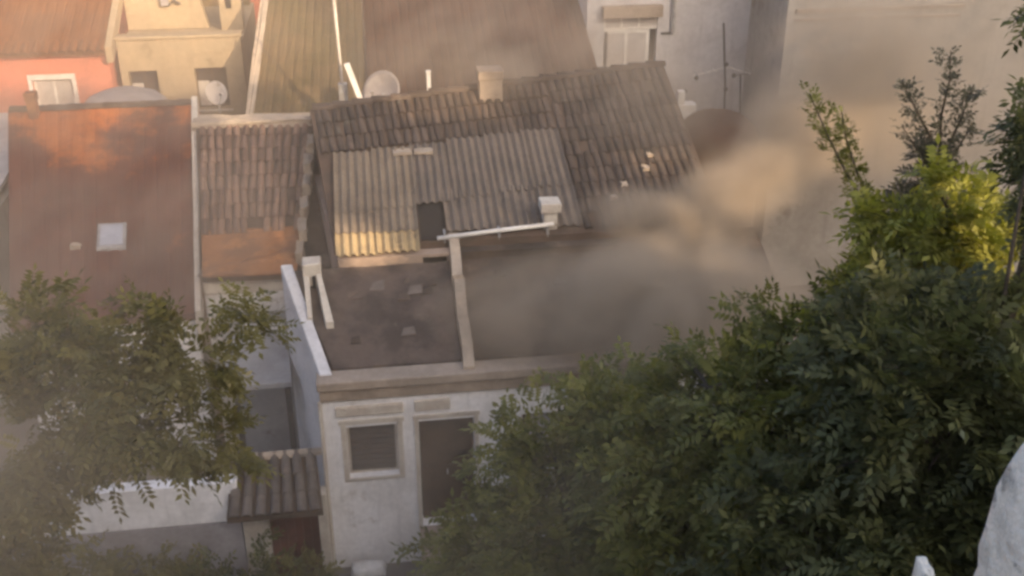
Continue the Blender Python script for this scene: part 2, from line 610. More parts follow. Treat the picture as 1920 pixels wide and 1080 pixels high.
# left flank, flaring outwards to the back
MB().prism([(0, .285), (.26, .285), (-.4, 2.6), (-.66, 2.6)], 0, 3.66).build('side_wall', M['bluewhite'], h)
b_ = MB()
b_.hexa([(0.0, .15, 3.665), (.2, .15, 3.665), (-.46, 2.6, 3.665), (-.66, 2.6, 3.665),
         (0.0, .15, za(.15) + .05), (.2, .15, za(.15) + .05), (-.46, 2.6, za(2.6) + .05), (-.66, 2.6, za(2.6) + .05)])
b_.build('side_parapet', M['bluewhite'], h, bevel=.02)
# cornice over the facade
MB().box(-.06, UR, -.1, .3, 3.73, 3.90).build('cornice', M['coping'], h, bevel=.025)
MB().box(-.03, UR, -.05, .285, 3.503, 3.727).build('cornice_shade_band', M['cornice'], h, bevel=.02)  # dark band painted in for the shadow under the cornice
# left lean-to roof and right lean-to roof, with the party wall between
rl = MB().slab((.22, .31, za(.31)), (2.33, .31, za(.31)), (2.33, 2.5, za(2.5)), (-.44, 2.5, za(2.5)), .12).build('roof', M['felt'], h, cuts=9, jitter=.012, smooth=False)
rr = MB().slab((2.57, .31, za(.31)), (UR, .31, za(.31)), (UR, 2.9, za(2.9)), (2.57, 2.9, za(2.9)), .12).build('roof', M['felt2'], h, cuts=9, jitter=.016)
for k in range(9):
    for side, m_, u0_, u1_ in ((rl, 'felt', .3, 2.0), (rr, 'felt2', 2.7, 6.5)):
        u, v, s_ = random.uniform(u0_, u1_), random.uniform(.45, 2.1), random.uniform(.08, .2)
        MB().slab((u, v, za(v) + .025), (u + s_ * 1.4, v, za(v) + .02), (u + s_ * 1.3, v + s_, za(v + s_) + .025), (u + .03, v + s_ * .9, za(v + s_ * .9) + .02), .03).build('repair_patch', M['tile_dark' if k % 3 else 'tile_grey'], side, jitter=.02)
# party wall in three rough lengths
pw = MB()
segs = [(.02, .95, .0), (.95, 1.85, .03), (1.85, 2.98, -.02)]
us = [0, .2]
prev = None
ring = []
pts = [(.02, .14), (.5, .19), (.96, .2), (.97, .15), (1.4, .18), (1.88, .17), (1.89, .24), (2.4, .2), (2.9, .23)]
for v, dz in pts:
    z = za(v) + dz
    w0 = 2.35 + random.uniform(-.02, .02)
    ring.append([pw.bm.verts.new(p) for p in ((w0, v, za(v) - .3), (w0 + .2, v, za(v) - .3), (w0 + .19, v, z), (w0 + .01, v, z + random.uniform(-.015, .015)))])
for A, B2 in zip(ring, ring[1:]):
    for k in range(4):
        pw.bm.faces.new((A[k], A[(k + 1) % 4], B2[(k + 1) % 4], B2[k]))
pw.bm.faces.new(ring[0])
pw.bm.faces.new(ring[-1][::-1])
pw.build('party_wall', M['mortar'], h)
# window with surround, lintel, door, step, second window
w = window(h, .36, 1.2, 1.93, 2.96, .14, M['trim'], M['glass'], mullions=1, fw=.045, sill=.17)
for k in range(9):
    z = 2.0 + k * .104
    MB().box(.41, 1.15, .118, .134, z, z + .096).build('shutter_slat', M['shutter'], w)
for a, c, z0, z1 in ((.27, .357, 1.86, 3.02), (1.203, 1.29, 1.86, 3.02)):
    MB().box(a, c, -.025, .02, z0, z1).build('window_surround', M['trim'], h, bevel=.006)
MB().box(.24, 1.32, -.03, .02, 3.023, 3.10).build('window_surround', M['trim'], h, bevel=.006)
MB().box(.2, 1.32, -.055, .03, 3.2, 3.38).build('lintel', M['trim'], h, bevel=.02, jitter=.006)
MB().box(1.5, 2.1, -.05, .03, 3.2, 3.40).build('lintel', M['trim'], h, bevel=.02, jitter=.006)
d = MB().wall(1.58, 2.48, .2, .25, .78, 2.95, [(1.66, 2.0, .9, 1.8), (1.66, 2.0, 1.9, 2.85), (2.06, 2.4, .9, 1.8), (2.06, 2.4, 1.9, 2.85)]).build('door', M['dark_wood'], h)
for a, c in ((1.655, 2.005), (2.055, 2.405)):
    for e, g in ((.895, 1.805), (1.895, 2.855)):
        MB().box(a, c, .215, .235, e, g).build('door_panel', M['dark_wood'], d)
MB().tube([(2.03, .2, 1.75), (2.03, .14, 1.75), (2.03, .14, 1.85)], .013, 6).build('handle', M['metal'], d)
for a, c in ((1.485, 1.557), (2.503, 2.57)):
    MB().box(a, c, -.02, .02, .3, 3.02).build('door_surround', M['trim'], h, bevel=.006)
MB().box(1.47, 2.59, -.025, .02, 3.023, 3.1).build('door_surround', M['trim'], h, bevel=.006)
for k in range(4):
    MB().box(1.5, 2.7, -.32 - .28 * k, -.003 - .28 * k, 0, .77 - .19 * k).build('step', M['buff'], h, bevel=.015)
w = window(h, 3.3, 4.15, 1.9, 2.95, .14, M['trim'], M['glass'], mullions=2, fw=.045, sill=.1)
MB().box(3.38, 4.07, .115, .135, 1.96, 2.9).build('blind', M['dado'], w)
MB().tube([(-.035, -.035, .05), (-.035, -.035, 3.5)], .035, 8).build('downpipe', M['trim'], h)

# upper storey behind the lean-to roof
up = MB()
up.wall(.36, 2.44, 2.52, 2.75, 3.0, 4.86, [(1.87, 2.32, 4.0, 4.8)])
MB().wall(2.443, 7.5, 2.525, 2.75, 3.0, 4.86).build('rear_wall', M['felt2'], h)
up.build('upper_wall', M['buff'], h)
MB().prism([(.345, 2.55), (.355, 2.76), (.2, 6.95), (-.15, 6.95)], 2.5, 4.8).build('upper_flank', M['buff'], h)
MB().box(1.88, 2.31, 2.70, 2.73, 4.0, 4.79).build('hatch_door', M['void'], h)
# notch cheeks where the sheets stop short above the hatch
deck = MB()
deck.hexa([(.3, 2.80, zb(2.8) - .16), (7.55, 2.80, zb(2.8) - .16), (7.55, 7.55, zb(7.55) - .16), (-.1, 6.55, zb(6.55) - .16),
           (.3, 2.80, zb(2.8)), (7.55, 2.80, zb(2.8)), (7.55, 7.55, zb(7.55)), (-.1, 6.55, zb(6.55))])
deck = deck.build('upper_roof', M['deck'], h)
back = MB().slab((-.1, 6.56, zb(6.55) - .01), (7.55, 7.56, zb(7.55) - .01), (7.55, 9.3, 5.4), (-.2, 9.3, 5.4), .15).build('rear_roof', M['terra_dark'], h)
MB().wall(-.1, 7.5, 9.0, 9.25, 0, 5.2).build('rear_wall', M['buff'], h)
MB().box(7.3, 7.5, 2.8, 9.0, 0, 4.9).build('end_wall', M['white'], h)
bt = barrel_mesh(.5, .074, .06, material=M['tile_dark'])
# tiles: back strip above the sheets, and the right end
tile_roof(deck, (.12, 5.2, zb(5.2)), (4.85, 5.62, zb(5.62)), (4.85, 7.12, zb(7.12)), (-.05, 6.5, zb(6.5)), bt, .165, .44, wobble=1.6)
tile_roof(deck, (4.88, 2.86, zb(2.86)), (7.5, 2.86, zb(2.86)), (7.5, 7.46, zb(7.46)), (4.88, 7.12, zb(7.12)), bt, .165, .44, wobble=1.6, skip=lambda s, q: random.random() < .03)
rm = barrel_mesh(.42, .12, .105, t=.02, material=M['tile_dark'], name='ridge_tile')
for k in range(19):
    u = -.05 + k * .4
    y = Vector((1, 0, 0))
    x = Vector((0, -1, 0))
    piece('ridge_tile', rm, deck, Matrix.Translation((u, 6.56 + (u + .1) * .131, zb(6.56 + (u + .1) * .131) + .015 + random.uniform(0, .015))) @ Matrix((x, y, Vector((0, 0, 1)))).transposed().to_4x4())
# ribbed sheets over the middle
us_ = [.34 + .75 * k for k in range(7)]
shu = corrugated_mesh(.77, 1.72, 5)
shl = corrugated_mesh(.77, 1.1, 5)
shr = corrugated_mesh(.86, 1.12, 5)
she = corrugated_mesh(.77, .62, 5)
shw = corrugated_mesh(.77, 1.72, 5)
for s_, m_ in ((shw, 'sheet_warm'), (shu, 'sheet'), (shl, 'sheet_warm'), (shr, 'sheet'), (she, 'sheet_sunlit')): s_.materials.append(M[m_])
def sheet(me, uc, v, dz):
    piece('corrugated_sheet', me, deck, plane_frame((uc, v, zb(v) + dz), SB) @ Euler((R(random.uniform(-.5, .5)), R(random.uniform(-.6, .6)), R(random.uniform(-.5, .5)))).to_matrix().to_4x4())
for k in range(6):
    sheet(shw if k < 2 else shu, us_[k] + .375, 3.5 + .085 * k + random.uniform(-.02, .02), .10)
sheet(shl, .34 + .375, 3.02, .085); sheet(shl, 1.09 + .36, 3.0, .085)
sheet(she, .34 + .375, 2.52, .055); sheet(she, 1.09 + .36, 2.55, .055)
for k in range(3):
    sheet(shr, 2.36 + .42 + .83 * k, 2.92 + random.uniform(-.02, .02), .085)
MB().slab((1.87, 2.81, zb(2.81) + .03), (2.34, 2.81, zb(2.81) + .03), (2.34, 3.85, zb(3.85) + .03), (1.87, 3.85, zb(3.85) + .03), .025).build('notch_shade', M['void'], deck)  # flat dark sheet painted in for the shaded notch
for k, (u, v) in enumerate(((1.5, 4.9), (1.9, 4.9))):
    MB().box(u, u + .36, v, v + .22, zb(v) + .13, zb(v) + .19).build('roof_stone', M['mortar'], deck, jitter=.015, cuts=1)
for a in range(4):
    u, v = random.uniform(4.95, 7.3), random.uniform(3.2, 6.6)
    MB().box(u, u + .12, v, v + .14, zb(v) + .08, zb(v) + .14).build('mortar_lump', M['mortar'], deck, jitter=.02, cuts=1)
# gutter pole along the lower edge
g = thing('gutter_pipe', (3.2, 2.86, 5.0), 'long white pipe along the lower edge of the ribbed sheet roof', 'pipe')
MB().tube([(2.16, 2.80, 5.03), (3.2, 2.83, 5.10), (4.32, 2.86, 5.16)], .042, 10).build('pipe', M['white_paint'], g, smooth=True)
for u in (2.3, 3.3, 4.2):
    MB().box(u - .02, u + .02, 2.80, 2.98, 4.93, 5.13).build('bracket', M['metal'], g)
# chimney at the right end of the pipe
def chimney(base, w, d_, hgt, label, m_body, cap=.07, pots=0):
    t = thing('chimney', base, label, 'chimney')
    u, v, z = base
    MB().box(u - w / 2, u + w / 2, v - d_ / 2, v + d_ / 2, z - .25, z + hgt).build('shaft', m_body, t, bevel=.015, jitter=.006)
    MB().box(u - w / 2 - cap, u + w / 2 + cap, v - d_ / 2 - cap, v + d_ / 2 + cap, z + hgt + .003, z + hgt + .19).build('cap', m_body, t, bevel=.02, jitter=.008)
    for k in range(pots):
        c = (u + (k - (pots - 1) / 2) * w * .55, v, z + hgt + .19)
        MB().lathe(c, [(.075, 0), (.07, .2), (.085, .21), (.085, .25)], 10).build('pot', M['terra'], t)
    return t
chimney((4.27, 3.05, 5.18), .25, .25, .19, 'short cream chimney at the end of the white gutter pipe', M['trim'], cap=.065)
chimney((3.62, 6.75, 6.42), .48, .42, .42, 'pale smoky chimney block standing on the tiled ridge', M['cornice'], cap=.03)
# white vent on the left lean-to roof: a block on two legs
t = thing('roof_vent', (-.1, 2.1, za(2.1)), 'small white plastered vent with an arched opening on the low screed roof', 'vent')
zc = za(2.2)
MB().box(-.24, .06, 2.05, 2.4, zc + .0, zc + .42).build('head', M['trim'], t, bevel=.02, jitter=.012)
MB().slab((-.2, 1.3, za(1.3) + .1), (-.1, 1.3, za(1.3) + .1), (-.14, 2.045, zc + .2), (-.24, 2.045, zc + .2), .2).build('cheek', M['trim'], t, jitter=.012)
MB().slab((.12, 1.15, za(1.15) + .12), (.24, 1.15, za(1.15) + .12), (.06, 2.045, zc + .24), (-.03, 2.045, zc + .24), .26).build('cheek', M['trim'], t, jitter=.012)
MB().box(-.09, -.035, 2.0, 2.046, zc - .02, zc + .2).build('opening', M['void'], t)

# ------------------------------------------------------------------ left neighbour with barrel-tiled roof (between the brown roof and the ribbed sheets)
h2 = thing('tiled_house', (-1.4, 6, 0), 'small white house under streaky barrel tiles with rusty lower edge and peeling front', 'house')
def zc_(v): return 4.0 + .37 * (v - 4.05)
MB().wall(-2.3, -.42, 4.15, 4.4, 0, 3.78, [(-1.7, -.9, .2, 2.1)]).build('front_wall', M['white'], h2)
MB().box(-1.72, -.88, 4.36, 4.39, .2, 2.12).build('door', M['dark_wood'], h2)
MB().box(-2.3, -.45, 4.08, 4.148, 3.52, 3.8).build('eave_band', M['trim'], h2, bevel=.02, jitter=.01)
rf = MB().slab((-2.27, 4.0, zc_(4.0)), (-.47, 3.95, zc_(3.95)), (-.15, 8.3, zc_(8.3)), (-2.68, 8.45, zc_(8.45)), .14).build('roof', M['deck'], h2)
bt2 = barrel_mesh(.48, .072, .06, material=M['tile'])
tile_roof(rf, (-2.32, 5.0, zc_(5.0)), (-.42, 5.0, zc_(5.0)), (-.2, 8.2, zc_(8.2)), (-2.62, 8.3, zc_(8.3)), bt2, .162, .42, wobble=1.4,
          skip=lambda s, q: (q < .12 and random.random() < .35) or (s > .8 and q < .3 and random.random() < .5))
MB().slab((-2.25, 3.96, zc_(3.96) + .04), (-.5, 3.9, zc_(3.9) + .04), (-.43, 5.1, zc_(5.1) + .04), (-2.33, 5.1, zc_(5.1) + .04), .03).build('eave_sheet', M['rust'], rf, cuts=9, jitter=.02)
for k in range(6):   # pale mortar edge on the right verge
    v = 4.1 + k * .62
    MB().box(-.5 + k * .045, -.34 + k * .045, v, v + .6, zc_(v) + .02, zc_(v + .3) + .16).build('verge_mortar', M['mortar'], rf, jitter=.025, cuts=1)
MB().slab((-2.75, 8.2, zc_(8.3) + .1), (-.1, 8.1, zc_(8.3) + .1), (-.1, 8.65, zc_(8.3) + .06), (-2.75, 8.75, zc_(8.3) + .06), .3).build('ridge_mortar', M['mortar'], rf, cuts=5, jitter=.03)
MB().slab((-2.7, 8.76, zc_(8.3) + .02), (-.1, 8.66, zc_(8.3) + .02), (-.1, 11, 4.6), (-2.8, 11, 4.6), .12).build('rear_roof', M['terra_dark'], h2)
MB().slab((-.46, 2.9, 3.7), (.36, 2.9, 3.7), (-.1, 8.3, 4.9), (-.16, 8.3, 4.9), .1).build('valley', M['felt2'], h2)
MB().box(-2.4, -2.3, 4.2, 8.6, 0, 3.9).build('side_wall', M['buff'], h2)

# yard: lean-to slab behind the yard wall
t = thing('porch', (-1.2, 2.6, 0), 'grey flat slab porch roof over the shaded yard beside the white flank', 'porch')
MB().slab((-1.75, 1.75, 2.86), (-.6, 1.75, 2.86), (-.75, 3.5, 2.96), (-1.9, 3.5, 2.96), .12).build('slab', M['slab'], t, bevel=.015)
MB().box(-1.55, -.78, 3.5, 3.57, 2.98, 3.12).build('kerb', M['white'], t, bevel=.015)
MB().box(-1.9, -.72, 3.6, 3.7, 0, 3.3).build('rear_wall', M['slab'], t)
for u in (-1.66, -.75):
    MB().box(u, u + .1, 1.85, 1.95, 0, 2.735).build('post', M['dark_metal'], t)

# yard wall and gate
yw = thing('yard_wall', (-5, -.1, 0), 'white yard wall with grey base facing the street', 'wall')
MB().wall(-9, -1.5, -.2, .05, 1.38, 2.2).build('upper_wall', M['white'], yw, bevel=.03, cuts=0)
MB().wall(-9, -1.5, -.21, .05, 0, 1.377).build('grey_base', M['dado'], yw)
gt = thing('yard_gate', (-.75, -.2, 0), 'red brown wooden gate under a small tiled hood beside the white house', 'gate')
MB().wall(-1.48, -.06, -.25, .0, 0, 1.82, [(-1.06, -.22, -.01, 1.58)]).build('gate_wall', M['trim'], gt, bevel=.015)
for k in range(6):
    a = -1.05 + k * .138
    MB().box(a, a + .132, -.1, -.07, .05, 1.57).build('plank', M['red_wood'], gt)
MB().box(-1.05, -.23, -.069, -.04, 1.2, 1.3).build('rail', M['red_wood'], gt)
hood = MB().slab((-1.66, -.62, 1.78), (-.1, -.62, 1.78), (-.2, .42, 2.24), (-1.62, .42, 2.24), .1).build('hood', M['deck'], gt)
bt3 = barrel_mesh(.46, .085, .072, material=M['tile_grey'])
tile_roof(hood, (-1.66, -.64, 1.785), (-.1, -.64, 1.785), (-.22, .36, 2.22), (-1.6, .36, 2.22), bt3, .185, .36, name='hood_tile')
rm2 = barrel_mesh(.36, .1, .088, t=.02, material=M['mortar'], name='ridge_tile')
for k in range(5):
    piece('ridge_tile', rm2, hood, Matrix.Translation((-1.6 + k * .3, .42, 2.22)) @ Matrix((Vector((0, -1, 0)), Vector((1, 0, 0)), Vector((0, 0, 1)))).transposed().to_4x4())

# ------------------------------------------------------------------ big brown roof at the left
h3 = thing('brown_roof_house', (-4.5, 6, 0), 'house under the wide smooth brown terracotta roof with a pale skylight', 'house')
def zd(v): return 3.5 + .396 * (v - 3.6)
FL, FR = (-5.75, 3.5, zd(3.5)), (-2.42, 3.5, zd(3.5))
BR, BL = (-2.85, 9.3, zd(9.3)), (-6.8, 9.3, zd(9.3))
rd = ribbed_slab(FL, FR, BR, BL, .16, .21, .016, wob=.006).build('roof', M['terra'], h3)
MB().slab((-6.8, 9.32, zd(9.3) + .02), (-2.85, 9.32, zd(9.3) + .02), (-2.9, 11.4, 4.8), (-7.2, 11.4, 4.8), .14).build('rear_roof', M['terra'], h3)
for k in range(10):
    u = -6.75 + k * .4
    piece('ridge_tile', rm, rd, Matrix.Translation((u, 9.31, zd(9.3) + .01)) @ Matrix((Vector((0, -1, 0)), Vector((1, 0, 0)), Vector((0, 0, 1)))).transposed().to_4x4())
MB().wall(-5.7, -2.45, 3.65, 3.9, 0, zd(3.5) - .2, [(-4.8, -3.9, 1.2, 2.4)]).build('front_wall', M['white'], h3)
window(h3, -4.8, -3.9, 1.2, 2.4, 3.75, M['trim'], M['glass'], mullions=2)
vg = MB()
vg.slab((-2.40, 3.4, zd(3.4) + .14), (-2.29, 3.4, zd(3.4) + .14), (-2.71, 9.35, zd(9.35) + .14), (-2.84, 9.35, zd(9.35) + .14), .5)
vg.build('verge', M['trim'], h3, cuts=4, jitter=.008)
sk = MB().slab((-4.34, 5.2, zd(5.2) + .09), (-3.9, 5.2, zd(5.2) + .09), (-3.95, 5.72, zd(5.72) + .09), (-4.39, 5.72, zd(5.72) + .09), .12).build('skylight', M['skylight'], h3, bevel=.01)
MB().slab((-4.4, 5.13, zd(5.13) + .06), (-3.84, 5.13, zd(5.13) + .06), (-3.89, 5.79, zd(5.79) + .06), (-4.45, 5.79, zd(5.79) + .06), .09).build('skylight_frame', M['metal'], sk)
MB().box(-4.9, -4.72, 5.2, 5.32, zd(5.2), zd(5.2) + .12).build('tile_patch', M['mortar'], h3, jitter=.02, cuts=1)
chimney((-6.2, 9.1, 5.7), .2, .22, .34, 'thin brown chimney on the corner of the brown roof', M['rust'], cap=.02)
# house further left
h4 = thing('side_house', (-9, 8, 0), 'pale house wall at the edge beyond the brown roof', 'house')
MB().box(-12, -6.75, 6.2, 12, 0, 4.3).build('wall', M['beige'], h4)
MB().slab((-12.2, 6.0, 4.35), (-6.85, 6.0, 4.35), (-6.85, 12, 4.9), (-12.2, 12, 4.9), .1).build('roof', M['greywhite'], h4)

# domed white tank behind the brown roof's ridge
t = thing('water_tank', (-4.55, 10.4, 4.9), 'pale domed water tank showing above the ridge of the brown roof', 'tank')
MB().lathe((-4.55, 10.5, 4.6), [(.95, 0), (.95, .75)], 28).build('body', M['dish'], t, smooth=False)
MB().lathe((-4.55, 10.5, 5.36), [(.99, 0), (.97, .1), (.8, .26), (.5, .38), (.2, .43), (0, .44)], 28).build('lid', M['dish'], t, smooth=True)

# ------------------------------------------------------------------ pink house
h5 = thing('pink_house', (-8.2, 15, 0), 'salmon pink house with white framed window and orange roof', 'house')
VP_ = 13.0
MB().wall(-13, -5.3, VP_, VP_ + .3, 0, 6.0, [(-7.23, -6.27, 4.4, 5.41), (-10.2, -9.2, 4.4, 5.41)]).build('front_wall', M['pink'], h5)
for a in (-7.23, -10.2):
    w = window(h5, a, a + .96, 4.4, 5.41, VP_ + .1, M['white_paint'], M['curtain'], mullions=2, fw=.06)
for a in (-7.23, -10.2):
    MB().box(a - .1, a + 1.06, VP_ - .03, VP_ + .01, 5.413, 5.54).build('window_surround', M['white_paint'], h5)
    for c in (a - .1, a + .963):
        MB().box(c, c + .097, VP_ - .03, VP_ + .01, 4.3, 5.41).build('window_surround', M['white_paint'], h5)
MB().box(-13, -5.3, VP_ - .12, VP_ + .3, 6.003, 6.1).build('cornice', M['pink'], h5)
def zp(v): return 6.18 + .42 * (v - 12.75)
rp = ribbed_slab((-13.2, 12.75, zp(12.75)), (-5.25, 12.75, zp(12.75)), (-5.25, 18, zp(18)), (-13.2, 18, zp(18)), .14, .24, .014).build('roof', M['terra_orange'], h5)
ep = barrel_mesh(.5, .095, .08, material=M['terra_orange'], name='eave_tile')
tile_roof(rp, (-12, 12.62, zp(12.62) + .01), (-5.27, 12.62, zp(12.62) + .01), (-5.27, 13.0, zp(13.0) + .01), (-12, 13.0, zp(13.0) + .01), ep, .22, .38, name='eave_tile')
MB().box(-13, -5.3, VP_ + .31, 18, 0, 5.9).build('body', M['pink'], h5)
MB().slab((-5.28, 12.7, zp(12.7) + .1), (-5.12, 12.7, zp(12.7) + .1), (-5.12, 18, zp(18) + .1), (-5.28, 18, zp(18) + .1), .4).build('verge', M['cream'], h5)

# ------------------------------------------------------------------ cream house
h6 = thing('cream_house', (-3.7, 15.5, 0), 'cream house with two open windows and a stepped roof terrace', 'house')
VC = 13.2
MB().wall(-5.1, -2.02, VC, VC + .35, 0, 6.28, [(-4.92, -4.2, 4.4, 5.48), (-3.27, -2.47, 4.4, 5.5)]).build('front_wall', M['cream'], h6)
MB().box(-5.1, -2.02, VC + .352, 18, 0, 6.1).build('body', M['cream'], h6)
for a, c in ((-4.92, -4.2), (-3.27, -2.47)):
    w = window(h6, a, c, 4.4, 5.49, VC + .26, M['dark_wood'], M['glass'], mullions=2, fw=.05, sill=.3)
    MB().box(a + .03, a + .3, VC + .2, VC + .24, 4.45, 5.1).build('shutter', M['curtain'], w)  # pale panel standing for sun on the window's lower left
MB().box(-5.16, -1.98, VC - .05, VC + .36, 6.283, 6.37).build('coping', M['cream'], h6, bevel=.02)
MB().gable([(-5.1, 6.11), (-3.0, 6.11), (-3.25, 7.3), (-4.2, 8.6), (-5.1, 8.6)], 15, 15.3).build('gable_wall', M['cream'], h6)
MB().box(-2.62, -2.05, 14.6, 15.2, 6.11, 8.4).build('stair_tower', M['cream'], h6)
MB().box(-2.45, -2.3, 14.57, 14.6, 6.7, 7.2).build('slit_window', M['void'], h6)
MB().wall(-5.1, -2.1, 17.6, 17.9, 6.11, 9).build('rear_wall', M['mossy'], h6)
t = thing('air_unit', (-4.0, 14.6, 6.11), 'small bent bracket with a box on the cream terrace wall', 'unit')
MB().box(-4.15, -3.95, 14.85, 15.0, 6.75, 6.95).build('box', M['dish'], t, bevel=.01)
MB().tube([(-3.95, 14.9, 6.75), (-3.8, 14.85, 6.9), (-3.65, 14.9, 6.78)], .03, 6).build('bracket', M['dark_metal'], t)

# dish by the cream window
dish_thing((-2.38, 10.3, 5.2), .48, .27, (.45, -.7, .35), 'small pale dish in front of the right cream house window', pole_lean=(-.05, -.02))

# ------------------------------------------------------------------ mossy roof house and dark roof house behind the ridge
h7 = thing('mossy_roof_house', (-.4, 11.5, 0), 'house under the steep mossy olive tile roof behind the ridge', 'house')
MB().box(-1.45, .95, 10.3, 15, 0, 5.0).build('wall', M['buff'], h7)
def zf(v): return 5.1 + .5 * (v - 9.5)
rf7 = ribbed_slab((-1.62, 9.7, zf(9.7)), (1.05, 9.7, zf(9.7)), (1.12, 14.4, zf(14.4)), (-1.2, 14.4, zf(14.4)), .14, .21, .025, wob=.012).build('roof', M['mossy'], h7)
MB().slab((-1.75, 9.6, zf(9.6) + .1), (-1.58, 9.6, zf(9.6) + .1), (-1.16, 14.4, zf(14.4) + .1), (-1.34, 14.4, zf(14.4) + .1), .3).build('verge', M['mortar'], rf7, cuts=4, jitter=.02)
h8 = thing('dark_roof_house', (3.8, 12, 0), 'house under the broad dark brown roof veiled by smoke', 'house')
MB().box(1.2, 6.6, 10.3, 17, 0, 5.4).build('wall', M['buff'], h8)
def zg(v): return 5.6 + .42 * (v - 10)
rg = ribbed_slab((1.15, 9.8, zg(9.8)), (6.75, 9.8, zg(9.8)), (6.75, 16.5, zg(16.5)), (1.15, 16.5, zg(16.5)), .14, .22, .03, wob=.012).build('roof', M['terra_dark'], h8)
MB().box(1.1, 1.25, 9.8, 16, 5.3, 5.5).build('gutter', M['dark_metal'], h8)

# mast, posts, dish behind the ridge
t = thing('antenna_mast', (.55, 8.6, 5.0), 'tall thin pale mast rising in front of the mossy tile roof', 'mast')
MB().tube([(.56, 8.6, 5.2), (.55, 8.6, 6.4), (.5, 8.6, 8.2)], .035, 8).build('pole', M['trim'], t, smooth=True)
MB().box(.46, .66, 8.5, 8.7, 5.9, 6.3).build('clamp', M['metal'], t, bevel=.02)
t = thing('leaning_board', (.8, 8.3, 5.4), 'white board leaning beside the large grey dish', 'board')
MB().hexa([(.92, 8.0, 5.95), (1.03, 8.0, 5.95), (1.03, 8.08, 5.95), (.92, 8.08, 5.95), (.62, 8.2, 6.82), (.74, 8.2, 6.85), (.74, 8.28, 6.85), (.62, 8.28, 6.82)]).build('plank', M['white_paint'], t)
dish_thing((1.42, 8.3, 5.6), .52, .46, (-.45, -.75, .5), 'large grey dish standing on the dark ridge left of the white post', pole_lean=(.02, .0), mast_r=.03)
t = thing('white_post', (2.45, 8.1, 5.6), 'short white post standing alone on the ridge', 'post')
MB().box(2.39, 2.48, 8.05, 8.14, 5.7, 6.62).build('shaft', M['white_paint'], t, bevel=.01)
MB().box(2.375, 2.495, 8.035, 8.155, 6.623, 6.65).build('cap', M['white_paint'], t, bevel=.008)

# ------------------------------------------------------------------ white smoky house at right with balcony window
h9 = thing('white_house', (9.5, 14, 0), 'smoky white house with balcony window under a dark roller box', 'house')
VH = 12.0
MB().wall(6.75, 12.4, VH, VH + .3, 0, 9.0, [(7.2, 8.6, 5.3, 6.88)]).build('front_wall', M['greywhite'], h9)
MB().box(6.75, 12.4, VH + .302, 18, 0, 8.9).build('body', M['greywhite'], h9)
MB().box(7.12, 8.68, VH - .22, VH - .003, 6.75, 7.05).build('roller_box', M['cornice'], h9, bevel=.02)
w = window(h9, 7.2, 8.6, 6.4, 6.74, VH + .06, M['white_paint'], M['curtain'], mullions=3, fw=.05)
w = window(h9, 7.2, 8.42, 5.3, 6.38, VH + .08, M['white_paint'], M['curtain'], mullions=2, fw=.08)
MB().box(8.45, 8.59, VH + .15, VH + .17, 5.31, 6.38).build('open_gap', M['void'], h9)
MB().box(7.24, 7.3, VH - .02, VH + .07, 5.31, 6.35).build('shutter', M['shutter'], h9)
MB().tube([(9.0, VH - .06, 6.3), (9.0, VH - .06, 9)], .06, 8).build('downpipe', M['metal'], h9)
MB().box(8.7, 8.95, VH - .04, VH - .003, 6.26, 6.32).build('wall_bracket', M['dark_metal'], h9)
MB().box(6.7, 12.45, VH - .1, VH + .1, 9.0, 9.15).build('cornice', M['greywhite'], h9)

# antenna in front of the white house
t = thing('television_antenna', (10.1, 11.2, 3.8), 'tall dark aerial mast with pale crossbar before the white wall', 'antenna')
MB().tube([(10.28, 11, 3.9), (10.2, 11, 5.2), (10.02, 11, 6.75)], .028, 8).build('mast', M['dark_metal'], t)
MB().tube([(9.35, 11, 5.42), (10.2, 11, 5.62), (10.85, 11, 5.42)], .014, 6).build('boom', M['white_paint'], t)
for u in (9.4, 9.65, 9.9, 10.4, 10.62, 10.8):
    MB().tube([(u, 10.8, 5.46 + .12 * (1 - abs(u - 10.2))), (u, 11.2, 5.46 + .12 * (1 - abs(u - 10.2)))], .012, 5).build('element', M['metal'], t)
for u, z in ((9.42, 5.38), (9.15, 5.05), (10.18, 5.7), (10.22, 5.05), (10.4, 5.4)):
    MB().lathe((u, 10.97, z), [(.02, -.06), (.055, -.03), (.055, .03), (.02, .06)], 8).build('insulator', M['dark_metal'], t)
t = thing('thin_mast', (10.6, 10.9, 3.5), 'thin lower steel mast right of the tall dark aerial', 'mast')
MB().tube([(10.72, 10.9, 3.4), (10.55, 10.9, 5.45)], .022, 8).build('pole', M['dark_metal'], t)
MB().tube([(10.4, 10.9, 5.42), (10.75, 10.9, 5.46)], .012, 6).build('cross_arm', M['dark_metal'], t)
t = thing('parapet_stub', (8.35, 8.4, 4.6), 'small white parapet stub beside the dark dome', 'parapet')
MB().box(8.15, 8.62, 8.3, 8.6, 4.5, 5.55).build('block', M['white_paint'], t, bevel=.02)
MB().box(8.17, 8.34, 8.32, 8.5, 5.553, 5.86).build('upstand', M['white_paint'], t, bevel=.02)
# dark domed hut
t = thing('domed_hut', (8.9, 7.6, 0), 'dark smoke stained dome between the tiles and the white house', 'hut')
prof = [(1.12, 0), (1.12, .5), (1.05, .9), (.85, 1.25), (.55, 1.5), (.25, 1.6), (0, 1.62)]
dm = MB().lathe((9.0, 7.9, 3.9), prof, 28, (1, .9))
dm.build('dome', M['terra_dark'], t, smooth=True, jitter=.02)
MB().lathe((9.0, 7.9, 0), [(1.08, 0), (1.08, 3.897)], 28, (1, .9)).build('drum', M['buff'], t)

